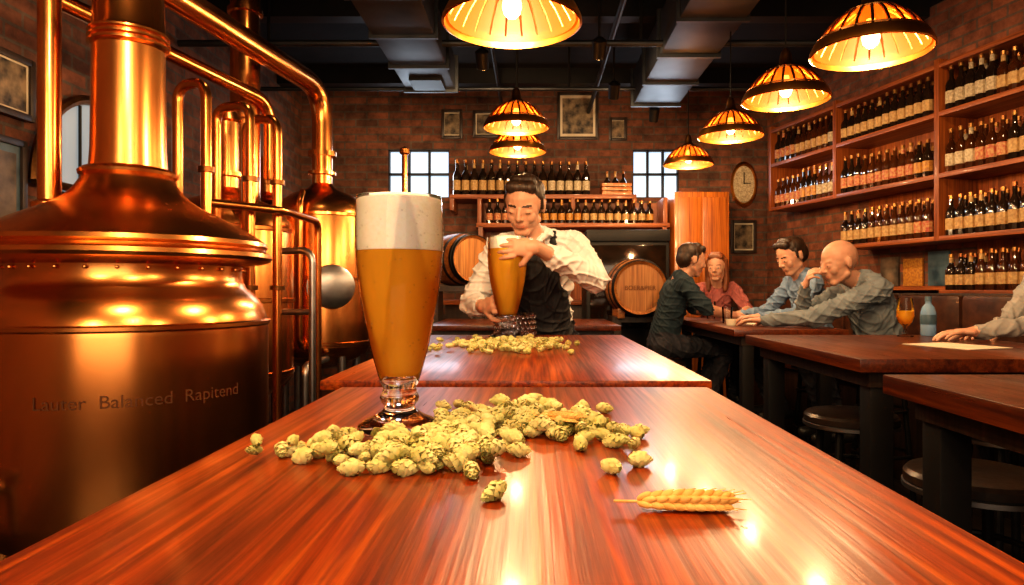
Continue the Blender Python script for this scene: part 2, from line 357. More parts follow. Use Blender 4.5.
beer_glass(-.1025,2.80,TZ+.002,1.255,foam=.03,rs=1.05)
m=MB(); m.lathe([(0,0),(.075,0),(.085,.004),(.088,.1),(.083,.1),(.08,.012),(0,.012)],M_glass,(-.075,2.93,TZ+.002),24)
for k in range(24):
    a=2*math.pi*k/24; 
    for j in range(4): m.sphere((-.075+.086*math.cos(a+j*.13),2.93+.086*math.sin(a+j*.13),TZ+.02+j*.022),.009,M_glass,6,4)
m.build('crystal_tumbler',60)
# ------------------------------------------------------------------ hops
def hop(mb,c,L=.033,R=.011,rot=None,mt=None,rings=6,nb=6):
    mt=mt or M_hop; rot=rot or Matrix.Identity(3)
    vs=[];fs=[]
    for i in range(rings):
        t=i/(rings-1); z=(-.5+.9*t)*L; r=R*math.sin(math.pi*(.18+.74*t))*.8
        for j in range(nb):
            a=2*math.pi*(j+.5*(i%2))/nb+random.uniform(-.2,.2); ca,sa=math.cos(a),math.sin(a); w=R*.62
            fl=random.uniform(1.15,1.7)
            def P(rr,tt,zz): return V((ca*rr-sa*tt,sa*rr+ca*tt,zz))
            o=len(vs); vs+= [P(r*.6,0,z-.1*L),P(r*1.2,w,z+.08*L),P(r*1.2,-w,z+.08*L),P(r*fl*1.05,0,z+.08*L),P(r*fl*.9,0,z+.30*L)]
            fs+= [(o,o+3,o+1),(o,o+2,o+3),(o+1,o+3,o+4),(o+3,o+2,o+4)]
    mb.add([V(c)+rot@v for v in vs],fs,mt)
    mb.sphere(c,L*.42,mt,8,6,(R/L*1.5,R/L*1.5,1),rot.to_4x4())
def rrot(flat=True):
    a=random.uniform(0,6.28); t=random.uniform(1.2,1.9)
    return (Matrix.Rotation(a,3,'Z')@Matrix.Rotation(t,3,'Y')@Matrix.Rotation(random.uniform(0,6),3,'Z'))
hp=MB(); placed=[]
blobs=[(-.20,.80,.065,.03,32),(-.15,.80,.05,.04,34),(-.115,.87,.06,.045,30),(-.07,.95,.065,.055,34),(0,.985,.07,.06,34),(.06,.955,.05,.05,22),(-.03,1.08,.08,.04,22),(-.25,.84,.04,.025,7),(.10,.93,.03,.02,3),(-.1,.79,.03,.03,10)]
for (cx,cy,sx,sy,n) in blobs:
    for i in range(n):
        for _ in range(12):
            x=random.gauss(cx,sx*.72); y=random.gauss(cy,sy*.78)
            if math.hypot(x+.19,y-.976)<.07 or y>1.3 or y<.71: continue
            near=[p for p in placed if math.hypot(p[0]-x,p[1]-y)<.0165]
            lev=0 if not near else max(p[2] for p in near)+1
            if lev>1: continue
            placed.append((x,y,lev)); L_=random.uniform(.019,.029); hop(hp,(x,y,TZ+.0088+lev*.011),L_,L_*random.uniform(.29,.35),rrot()); break
for x,y in ((-.30,.818),(-.036,.65),(-.016,.818),(.086,.742),(.121,.772),(.109,.911),(.14,.917),(-.27,.845),(.06,.85)):
    hop(hp,(x,y,TZ+.0088),.024,.0082,rrot())
hp.build('hop_cone_pile',80,norm=False)
hp=MB()
for i in range(200):
    x=random.gauss(-.09,.10); y=random.gauss(2.42,.15)
    if not(-.38<x<.2 and 2.02<y<2.72): continue
    hop(hp,(x,y,TZ+.010+random.choice((0,0,.008))),.024,.009,rrot(),rings=4,nb=5)
hp.build('hop_cone_pile',80,norm=False)
def wheat(p,d,L=.075,name='wheat_ear',g=1.0):
    m=MB(); p=V(p); d=V(d).normalized(); sd=V((-d.y,d.x,0)).normalized(); up=sd.cross(d)*-1
    if up.z<0: up=-up
    m.tube([p-d*.022,p+d*L],.0012*g,M_wheat,6)
    n=9
    for i in range(n):
        w=(.55+.45*math.sin(math.pi*(.15+.72*i/n)))*g
        for j,an in enumerate((-15,35,90,145,195)):
            rd=sd*math.cos(math.radians(an))+up*math.sin(math.radians(an))
            q=p+d*(L*(i+.5*(j%2))/n)+rd*.0028*w
            ax=(d+rd*.50).normalized(); R=ax.to_track_quat('Z','Y').to_matrix().to_4x4()
            m.sphere(q+ax*.0075*w,.0088*w,M_wheat,10,7,(.42,.42,1),R)
            m.tube([q+ax*.014*w,q+ax*.014*w+(ax+d).normalized()*.013],.0004,M_wheat,4)
    return m.build(name,60)
wheat((.096,.622,TZ+.0075),(1,-.05,.0),.080,g=1.1)
wheat((.012,.955,TZ+.024),(.8,-.3,-.02),.05,g=.8)
# ------------------------------------------------------------------ copper brew kettle (large)
KX,KY=-1.30,2.2
k=MB()
body_=[(0,.40),(.25,.40),(.37,.43),(.405,.47),(.415,.52),(.42,.70),(.42,1.02),(.415,1.06),(.40,1.10),(.375,1.135),(.35,1.155),(.34,1.175),(.335,1.20),(.34,1.235)]
k.lathe(body_,M_copper,(KX,KY,0),96)
k.lathe([(.34,1.225),(.36,1.232),(.40,1.236),(.425,1.245),(.432,1.255),(.428,1.268),(.415,1.275),(.41,1.283),(.418,1.292),(.414,1.305),(.40,1.315),(.37,1.335),(.32,1.365),(.26,1.395),(.21,1.42),(.175,1.445),(.15,1.475),(.135,1.50),(.13,1.51),(.14,1.515),(.142,1.525),(.13,1.535),(.112,1.54),(.108,1.60),(.104,1.90),(.104,1.925)],M_copper,(KX,KY,0),96)
pr=[(.104,1.92)]
for i in range(3): z=1.925+i*.018; pr+=[(.108,z),(.117,z+.005),(.117,z+.011),(.108,z+.016)]
pr+=[(.104,1.985),(.10,2.1),(.10,CE)]
k.lathe(pr,M_copperb,(KX,KY,0),64)
k.lathe([(.422,1.035),(.426,1.04),(.426,1.05),(.42,1.055)],M_copperb,(KX,KY,0),96)
for i in range(28):
    a=2*math.pi*i/28; k.sphere((KX+.343*math.cos(a),KY+.343*math.sin(a),1.215),.006,M_copperb,8,5)
for a in (40,140,220,320):
    x=KX+.32*math.cos(math.radians(a)); y=KY+.32*math.sin(math.radians(a)); k.tube([(x,y,0),(x,y,.46)],.03,M_copperb,16); k.lathe([(0,0),(.055,0),(.055,.015),(0,.015)],M_steel,(x,y,0),16)
k.tube([(KX-.2,KY-.08,1.38),(KX-.2,KY-.08,CE)],.032,M_copperb,20); k.lathe([(.032,0),(.05,0),(.05,.02),(.032,.03)],M_copperb,(KX-.2,KY-.08,1.40),24)
k.tube([(KX-.05,KY,.42),(KX-.05,KY,.28),(KX-.05,KY-.6,.28),(KX+.5,KY-.6,.28),(KX+.5,KY-.6,0)],.022,M_steel,12,.08)
k.tube([(KX-.2,KY-.33,.6),(KX-.2,KY-.5,.6),(KX-.2,KY-.5,.40),(KX-.6,KY-.5,.40)],.022,M_steel,12,.06)
k.lathe([(0,0),(.045,0),(.045,.03),(.02,.04),(0,.04)],M_steel,(KX-.2,KY-.5,.6),16)
ko=k.build('copper_brew_kettle',30)
def text_mesh(body,size,mt=M_text):
    cu=bpy.data.curves.new('letters','FONT'); cu.body=body; cu.size=size; cu.align_x='CENTER'
    to=bpy.data.objects.new('tmp_text',cu); bpy.context.collection.objects.link(to); bpy.context.view_layer.update()
    me=bpy.data.meshes.new_from_object(to.evaluated_get(bpy.context.evaluated_depsgraph_get())); bpy.data.objects.remove(to)
    me.materials.clear(); me.materials.append(mt); return me
me=text_mesh('Lauter  Balanced  Rapitend',.050,M_texte)
bm=bmesh.new(); bm.from_mesh(me); bmesh.ops.subdivide_edges(bm,edges=[e for e in bm.edges if e.calc_length()>.012],cuts=3)
a0=math.atan2(-KY,-KX)
for v in bm.verts:
    a=a0+v.co.x/.42+.10; r=.4222; v.co=V((KX+r*math.cos(a),KY+r*math.sin(a),.835+v.co.y))
bm.to_mesh(me); bm.free()
lo=bpy.data.objects.new('engraved_lettering',me); bpy.context.collection.objects.link(lo); lo.parent=ko; lo.matrix_parent_inverse=Matrix.Translation(-ko.location)
def tank(x,y,R,zb,zt,neck,nr,mt=M_copper):
    t=MB()
    t.lathe([(0,zb-.12),(R*.5,zb-.09),(R*.9,zb-.02),(R,zb+.03),(R,zt-.06),(R*.97,zt-.02),(R*.85,zt+.03),(R*.6,zt+.08),(R*.35,zt+.11),(nr*1.3,zt+.13),(nr,zt+.15),(nr,neck)],mt,(x,y,0),64)
    for z in (zb+.05,(zb+zt)/2,zt-.06): t.lathe([(R,z-.012),(R+.006,z-.008),(R+.006,z+.008),(R,z+.012)],M_copperb,(x,y,0),64)
    t.lathe([(nr,zt+.2),(nr*1.4,zt+.205),(nr*1.4,zt+.225),(nr,zt+.23)],M_copperb,(x,y,0),32)
    for a in (45,135,225,315):
        xx=x+R*.8*math.cos(math.radians(a)); yy=y+R*.8*math.sin(math.radians(a)); t.tube([(xx,yy,0),(xx,yy,zb)],.025,M_steel,12)
    return t
t=tank(-1.50,3.35,.31,.7,1.50,1.98,.055)
t.lathe([(.055,1.97),(.07,1.98),(.05,2.02),(0,2.03)],M_copperb,(-1.5,3.35,0),24)
t.build('copper_brew_tank',30)
t=tank(-1.31,4.25,.30,.78,1.66,1.90,.06)
Mm=Matrix.Translation((-1.31,4.25,1.17))@RZ(28)@RX(90)
t.lathe([(0,.36),(.06,.355),(.11,.345),(.125,.335),(.13,.31),(.13,.27),(.14,.27),(.14,.22)],M_steel,(0,0,0),32,Mm)
t.tube([(-1.33,3.95,1.72),(-1.33,3.90,1.66),(-1.33,3.90,.85),(-1.33,3.98,.8)],.018,M_copperb,12,.04)
t.tube([(-1.20,3.6,.02),(-1.20,3.6,.75),(-1.2,3.98,.75)],.02,M_steel,12,.06)
t.build('copper_brew_tank',30)
t=tank(-1.08,5.6,.22,.6,1.55,1.75,.04,mt=M_steel); t.build('steel_fermenter',30)
t=tank(-1.9,4.9,.28,.7,1.7,2.1,.05); t.build('copper_brew_tank',30)
p=MB()
p.tube([(-1.31,4.25,1.90),(-1.31,4.25,2.40),(-1.62,2.5,2.42),(-1.75,1.6,2.42),(-1.75,1.6,CE)],.062,M_copperb,24,.22)
p.lathe([(.062,0),(.085,0),(.085,.03),(.062,.03)],M_copperb,(-1.31,4.25,1.98),32)
p.build('copper_overhead_pipe',30)
p=MB(); p.tube([(-1.62,3.85,0),(-1.62,3.85,CE)],.08,M_copperb,28)
for z in (1.2,2.1,2.7): p.lathe([(.08,0),(.095,.005),(.095,.03),(.08,.035)],M_copperb,(-1.62,3.85,z),32)
p.build('copper_column_pipe',30)
p=MB(); p.tube([(-1.5,3.9,1.78),(-1.5,3.9,2.22),(-1.72,2.9,2.24),(-1.9,2.0,2.24),(-2.28,2.0,2.24)],.035,M_copperb,20,.15); p.build('copper_overhead_pipe',30)
p=MB()
for (x,y,zt,dx) in ((-1.30,2.72,1.98,.14),(-1.22,2.95,1.95,.17),(-1.14,3.05,1.92,.16)):
    p.tube([(x-dx,y+.05,.3),(x-dx,y+.05,zt),(x,y,zt),(x,y,.3)],.021,M_copperb,14,.07)
    for z in (1.15,1.62): p.lathe([(.021,0),(.032,0),(.032,.02),(.021,.02)],M_brassd,(x,y,z),16)
p.tube([(-1.30,2.72,1.50),(-1.10,3.0,1.50),(-1.10,3.5,1.50),(-1.10,3.5,.2)],.018,M_copperb,14,.06)
p.tube([(-1.0,3.1,0.0),(-1.0,3.1,1.33),(-1.15,3.15,1.33)],.016,M_steel,14,.06)
p.tube([(-1.0,3.1,1.05),(-1.14,3.12,1.05)],.014,M_steel,14)
p.tube([(-1.3,2.72,.3),(-1.22,2.95,.3),(-1.0,3.1,.3),(-1.0,3.1,0)],.018,M_steel,12,.04)
p.build('copper_swan_neck_pipes',30)
p=MB(); p.tube([(-.88,4.7,0),(-.88,4.7,2.1)],.02,M_copperb,14); p.lathe([(.02,0),(.035,.01),(.035,.04),(0,.06)],M_copperb,(-.88,4.7,2.08),16)
p.tube([(-.88,4.7,1.75),(-1.15,4.6,1.8)],.014,M_copperb,12); p.build('copper_standpipe',30)
a=MB(); cy,zc,r=3.55,1.60,.45
vs=[(-2.27,cy,zc)]+[(-2.27,cy+r*math.cos(math.pi*i/24),zc+.05+r*1.05*math.sin(math.pi*i/24)) for i in range(25)]
a.add(vs,[(0,i,i+1) for i in range(1,25)],M_skyd)
a.tube([(-2.26,cy+r*math.cos(math.pi*i/24),zc+.05+r*1.05*math.sin(math.pi*i/24)) for i in range(25)],.025,M_brassd,8)
a.tube([(-2.26,cy-r,zc+.05),(-2.26,cy+r,zc+.05)],.02,M_brassd,8)
for q in (-.14,.14): a.tube([(-2.26,cy+q,zc+.05),(-2.26,cy+q,zc+.47)],.008,M_black,6)
a.build('window_3')
def frame(name,c,w_,h_,M,pic,t=.03):
    m=MB(); m.b2(-w_/2,w_/2,-.012,0,-h_/2,h_/2,M_paper if pic is M_pic else pic)
    for x in (-w_/2,w_/2): m.b2(x-t/2,x+t/2,-.025,.0,-h_/2-t/2,h_/2+t/2,M_frame,.003)
    for z in (-h_/2,h_/2): m.b2(-w_/2,w_/2,-.025,.0,z-t/2,z+t/2,M_frame,.003)
    m.b2(-w_*.40,w_*.40,-.014,-.011,-h_*.40,h_*.40,M_picc if pic is M_pic else M_pic)
    return m.build(name,origin=(0,0,0),M=Matrix.Translation(c)@M)
I4=Matrix.Identity(4)
frame('framed_poster',(-2.29,2.85,1.55),.4,.5,RZ(90),M_picb)
frame('framed_poster',(-2.29,2.95,2.05),.3,.25,RZ(90),M_pic)
frame('framed_picture',(.45,YB,2.88),.38,.44,I4,M_pic)
frame('framed_picture',(-.8,YB,2.80),.18,.26,I4,M_pic)
frame('framed_picture',(-.45,YB,2.80),.26,.24,I4,M_pic)
frame('framed_picture',(.85,YB,2.75),.15,.2,I4,M_pic)
frame('framed_picture',(2.10,YB,1.68),.22,.30,I4,M_pic)
m=MB(); m.lathe([(0,0),(.13,0),(.13,.02),(.115,.035),(.105,.02),(0,.02)],[M_frame,M_brass,M_brass,M_brass,M_labelw],(0,0,0),40,RX(90)@Matrix.Diagonal((1,1.75,1,1)))
m.b2(-.004,.004,-.026,-.022,0,.12,M_black); m.box((.03,-.024,.01),(.07,.004,.008),M_black)
m.build('oval_wall_clock',origin=(0,0,0),M=Matrix.Translation((2.10,YB,2.20)))
# ------------------------------------------------------------------ bottles
def bottle(mb,x,y,z,h,r,g,l,M=None,seg=10):
    P=[(0,0),(r,0),(r,.14*h),(r*1.01,.14*h),(r*1.01,.42*h),(r,.42*h),(r,.55*h),(r*.85,.62*h),(r*.45,.70*h),(r*.36,.76*h),(r*.36,.90*h),(r*.42,.91*h),(r*.42,1.0*h),(0,1.0*h)]
    ms=[g,g,g,l,g,g,g,g,g,l if random.random()<.25 else g,M_cap,M_cap,M_cap]
    T=Matrix.Translation((x,y,z)); 
    if M is not None: T=M@T
    mb.lathe(P,ms,(0,0,0),seg,T)
GL=[M_bottle,M_bottle,M_bottle,M_bottleg]; LB=[M_label,M_labelw,M_labelr,M_labelg,M_label]
def brow(mb,x0,x1,y,z,h,r=.034,gap=.078,rows=1,M=None,dy=.08):
    x=x0+gap/2; g=random.choice(GL); l=random.choice(LB); c=0
    while x<x1-gap/2+.001:
        if c<=0: g=random.choice(GL); l=random.choice(LB); c=random.randint(3,7); hh=h*random.uniform(.9,1.03)
        for k_ in range(rows): bottle(mb,x,y+dy*k_,z,hh,r,g,l,M)
        x+=gap; c-=1
sh=MB(); bt=MB()
def loc(Y): return (6.2-Y)*K
posts=[6.2,5.34,4.38,3.42,2.46]
Z=[1.15+q for q in (1.45,1.14,.745,.345,-.0,-.36)]
for i,Yp in enumerate(posts):
    bot=[Z[2],Z[2],Z[3],0,0][i]
    s=loc(Yp); sh.b2(s-.02,s+.02,-.3,0,bot-.03,Z[0]+.03,M_shelfv,.003)
for i in range(4):
    a,b=loc(posts[i])+.02,loc(posts[i+1])-.02
    n=[3,4,6,6][i]
    for z in Z[:n]: sh.b2(a,b,-.3,0,z-.03,z,M_shelf,.002)
    sh.b2(a,b,-.315,-.3,Z[n-1]-.03,Z[0],M_shelfv)
    for z in Z[1:min(n,5)]:
        brow(bt,a+.01,b-.01,-.05,z+.001,.275 if z>1.3 else .25,.035,.073,2,None,-.11)
sh.build('wooden_bottle_shelf',origin=(0,0,0),M=TW)
bt.build('shelf_beer_bottles',35,origin=(0,0,0),M=TW,norm=False)
pr=MB()
for i in range(4):
    a=loc(5.2)+i*.23; pr.b2(a,a+.18,-.315,-.30,1.18,1.18+[.22,.2,.24,.18][i],[M_pic,M_labelg,M_picb,M_pic][i],.002)
pr.b2(loc(5.3),loc(4.4),-.32,-.1,1.15,1.175,M_shelf)
pr.build('wall_prints',origin=(0,0,0),M=TW)
bn=MB(); L0,L1=loc(6.0),loc(1.6)
bn.b2(L0,L1,.02,.10,0,1.13,M_dark,.004)
nseg=9; st=(L1-L0)/nseg
for i in range(nseg):
    bn.b2(L0+i*st+.005,L0+(i+1)*st-.005,.10,.17,.66,1.12,M_leatherb,.03)
    bn.b2(L0+i*st+.005,L0+(i+1)*st-.005,.10,.45,.55,.66,M_leatherb,.03)
bn.b2(L0,L1,.10,.42,0,.56,M_dark,.004)
bn.build('leather_booth_bench',origin=(0,0,0),M=TW)
# ------------------------------------------------------------------ back bar
b=MB()
b.b2(-.78,.98,6.42,6.78,2.01,2.05,M_shelf,.003); b.b2(-.52,1.27,6.3,6.78,1.73,1.77,M_shelf,.003)
b.b2(-.52,1.27,6.74,6.78,1.0,2.01,M_shelfv)
for x in (-.78,-.52,.36,.94,1.23): b.b2(x,x+.04,6.42,6.78,1.73 if x>-.7 else 1.9,2.02,M_shelfv,.002)
b.b2(-.78,1.27,6.1,6.78,0,1.02,M_dark,.005); b.b2(-.82,1.27,6.05,6.78,1.02,1.06,M_shelf,.004)
b.b2(-.5,-.46,6.3,6.7,1.06,1.74,M_shelfv); b.b2(1.2,1.24,6.3,6.7,1.06,1.74,M_shelfv)
b.build('back_bar_shelf')
bb=MB(); brow(bb,-.76,.62,6.50,2.051,.34,.037,.082,2); brow(bb,-.44,1.2,6.38,1.771,.22,.033,.075,2); brow(bb,-.4,.4,6.45,1.061,.28,.035,.11,1); bb.build('bar_liquor_bottles',35,norm=False)
cr=MB()
for z in (2.055,2.095,2.135): cr.b2(.66,.94,6.47,6.485,z,z+.03,M_cab,.002); cr.b2(.66,.94,6.665,6.68,z,z+.03,M_cab,.002); cr.b2(.66,.675,6.485,6.665,z,z+.03,M_cab,.002); cr.b2(.925,.94,6.485,6.665,z,z+.03,M_cab,.002)
cr.b2(.66,.94,6.47,6.68,2.0505,2.056,M_cab)
for x in (.675,.905): cr.b2(x,x+.02,6.485,6.50,2.055,2.165,M_cab)
brow(cr,.68,.92,6.58,2.057,.25,.033,.078); cr.build('wooden_bottle_crate',norm=False)
c=MB(); c.b2(1.30,1.80,6.25,6.75,0,2.05,M_cab,.006); c.b2(1.33,1.545,6.235,6.25,1.1,2.0,M_cab,.008); c.b2(1.555,1.77,6.235,6.25,1.1,2.0,M_cab,.008); c.b2(1.33,1.77,6.235,6.25,.1,1.05,M_cab,.008)
c.sphere((1.53,6.225,1.5),.012,M_brass); c.sphere((1.57,6.225,1.5),.012,M_brass); c.build('wooden_cabinet')
f=MB(); f.b2(.42,1.07,5.33,5.85,0,1.62,M_black,.01); f.b2(.45,1.04,5.315,5.33,.85,1.50,M_bottle,.004); f.b2(.42,1.07,5.30,5.34,1.53,1.62,M_black,.005); f.build('bar_refrigerator')
def barrel(x,y,z,R,L,rot):
    T=Matrix.Translation((x,y,z))@rot
    m=MB(); n=12
    P=[(R*(.86+.14*math.cos(math.pi*(i/n-.5))),-L/2+L*i/n) for i in range(n+1)]
    m.lathe([(P[0][0]-.02,-L/2+.02)]+P+[(P[-1][0]-.02,L/2-.02)],M_barrel,(0,0,0),40,T)
    for e in (-1,1): m.lathe([(0,e*(L/2-.02)),(P[0][0]-.018,e*(L/2-.02))],M_barrelh,(0,0,0),40,T)
    for q in (.0,.09,.27,.73,.91,1.0):
        q=min(max(q,.025),.975); r=R*(.86+.14*math.cos(math.pi*(q-.5)))+.004; zz=-L/2+L*q
        m.lathe([(r-.004,zz-.018),(r,zz-.016),(r,zz+.016),(r-.004,zz+.018)],M_black,(0,0,0),40,T)
    return m
m=barrel(.75,4.98,1.165,.215,.5,RX(-90))
m.b2(.57,.93,4.85,5.12,.92,.96,M_dark)
for x in (.58,.87): m.b2(x,x+.05,4.85,5.12,0,.92,M_dark)
for x in (.6,.86): m.b2(x,x+.05,4.8,5.15,.95,1.02,M_barrel,.005)
ba=m.build('wooden_barrel')
m=barrel(-.56,5.2,1.38,.20,.46,RZ(35)@RX(-90))
m.b2(-.75,-.37,5.05,5.35,1.14,1.18,M_dark)
for x in (-.75,-.42): m.b2(x,x+.05,5.05,5.35,0,1.15,M_dark)
m.build('wooden_barrel')
me=text_mesh('BOER&PIER',.044,M_texte)
tx=bpy.data.objects.new('barrel_lettering',me); bpy.context.collection.objects.link(tx); tx.rotation_euler=(math.pi/2,0,0); tx.location=(.75,4.745,1.15)
tx.parent=ba; tx.matrix_parent_inverse=Matrix.Translation(-ba.location)
# ------------------------------------------------------------------ pendant lamps
LC=(1,.65,.33)
def pendant(x,y,z,r=.19,E=22,ceil=CE):
    e=empty('pendant_lamp',(x,y,z)); m=MB()
    s=r/.19
    m.lathe([(.0,.235*s),(.012,.235*s),(.02,.22*s),(.026,.20*s),(.03,.17*s),(.045,.155*s),(.055,.148*s),(.05,.144*s),(0,.15*s)],M_brassd,(x,y,z),24)
    m.tube([(x,y,z+.23*s),(x,y,ceil)],.004,M_black,6); m.lathe([(0,0),(.05,0),(.04,-.03),(0,-.035)],M_black,(x,y,ceil),16)
    P=[(.05,.148),(.085,.132),(.12,.105),(.15,.072),(.168,.045),(.176,.03)]
    n=22
    for k_ in range(n):
        a=2*math.pi*k_/n; m.tube([(x+q*s*math.cos(a),y+q*s*math.sin(a),z+h*s) for q,h in P],.0055,M_brassd,6)
    m.lathe([(.172*s,.040*s),(.180*s,.038*s),(.193*s,.012*s),(.195*s,0),(.188*s,-.003*s),(.184*s,.008*s)],M_brass,(x,y,z),48)
    for q,h in (P[1],P[4]): m.lathe([(q*s+.004,h*s-.004),(q*s+.006,h*s+.002),(q*s,h*s+.005)],M_brassd,(x,y,z),40)
    m.build('cage',40,e)
    MB().lathe([(q*s-.004,h*s) for q,h in P]+[(.178*s,.012*s)],M_shade,(x,y,z),40).build('shade',60,e)
    bl=MB(); bl.lathe([(0,.0),(.012,.002),(.024,.014),(.029,.034),(.026,.055),(.016,.08),(.013,.10),(0,.10)],M_bulb,(x,y,z+.015),20); bl.lathe([(0,.1),(.015,.1),(.017,.14),(0,.14)],M_brassd,(x,y,z+.012),16); bl.build('bulb',60,e)
    l=bpy.data.lights.new('lamp_light','POINT'); l.energy=E; l.color=LC; l.shadow_soft_size=.03
    lo=bpy.data.objects.new('lamp_light',l); bpy.context.collection.objects.link(lo); lo.parent=e; lo.location=(0,0,-.045)
pendant(-.06,2.0,1.93,.20,28)
pendant(-.095,4.0,2.10,E=28); pendant(-.1,4.6,2.08,E=28)
pendant(1.14,2.3,1.95,E=26); pendant(1.15,3.1,2.01,E=26); pendant(1.19,4.1,2.07,E=28); pendant(1.21,5.3,2.12,E=32)
pendant(-.06,.35,2.15,.20,42); pendant(-.72,1.0,2.3,.20,46); pendant(.9,.4,2.15,.20,26); pendant(-1.0,-.4,2.1,.2,50)  # unseen pendants, added to brighten the near tables, beer glass and kettle
def area(name,loc_,rot,size,E,col,sy=None):
    l=bpy.data.lights.new(name,'AREA'); l.energy=E; l.color=col; l.size=size
    if sy: l.shape='RECTANGLE'; l.size_y=sy
    o=bpy.data.objects.new(name,l); bpy.context.collection.objects.link(o); o.location=loc_; o.rotation_euler=[math.radians(q) for q in rot]; return o
area('window_light',(-1.13,6.75,2.3),(-80,0,0),.6,7,(.75,.87,1),.45)
area('window_light',(1.23,6.75,2.3),(-80,0,0),.45,6,(.75,.87,1),.45)
area('added_front_fill',(0,-2.5,1.9),(90,0,0),3.2,58,(1,.74,.5),1.6)  # warm fill added behind the camera; the front wall has no window
def spot(x,y,z,tx_,ty,tz,E,ang_=80):
    l=bpy.data.lights.new('spot_beam','SPOT'); l.energy=E; l.color=(1,.66,.36); l.spot_size=math.radians(ang_); l.spot_blend=.8; l.shadow_soft_size=.06
    o=bpy.data.objects.new('spot_beam',l); bpy.context.collection.objects.link(o); o.location=(x,y,z); o.rotation_euler=(V((tx_,ty,tz))-V((x,y,z))).to_track_quat('-Z','Y').to_euler()
spot(-.33,4.5,2.58,-.3,6.8,2.0,55,110); spot(.62,5.2,2.58,.6,6.8,2.1,40,110); spot(.42,4.3,2.58,2.3,5.5,2.0,55,100); spot(1.6,2.6,2.9,2.9,3.9,1.7,50,110)  # last beam has no fixture, added to brighten the bottle shelf
spot(-1.0,5.2,2.58,-1.8,6.8,1.8,35,110); spot(-1.0,3.0,2.9,-2.3,3.3,1.7,20,100)  # beams with no fixture, added to brighten the back and left brick walls
# ------------------------------------------------------------------ stools
def stool(x,y,z=.70,r=.165):
    m=MB(); m.lathe([(0,-.055),(r*.9,-.055),(r*.98,-.05),(r,-.03),(r,-.012),(r*.95,-.002),(r*.8,.004),(0,.006)],[M_black,M_black,M_black,M_leather,M_leather,M_leather,M_leather],(x,y,z-.006),40)
    m.lathe([(r,-.05),(r+.004,-.048),(r+.004,-.036),(r,-.034)],M_steel,(x,y,z-.006),40)
    for a in (45,135,225,315):
        c_,s_=math.cos(math.radians(a)),math.sin(math.radians(a)); m.tube([(x+.11*c_,y+.11*s_,z-.06),(x+.165*c_,y+.165*s_,0)],.014,M_black,10)
    for zz,rr in ((.26,.148),(.5,.128)): m.tube([(x+rr*math.cos(2*math.pi*i/32),y+rr*math.sin(2*math.pi*i/32),zz) for i in range(33)],.009,M_black,8)
    return m.build('bar_stool')
for x,y in ((1.19,2.55),(1.12,1.72),(1.6,2.3),(.84,4.5),(1.92,3.76),(1.86,4.45),(1.42,5.38),(2.19,2.75)): stool(x,y)
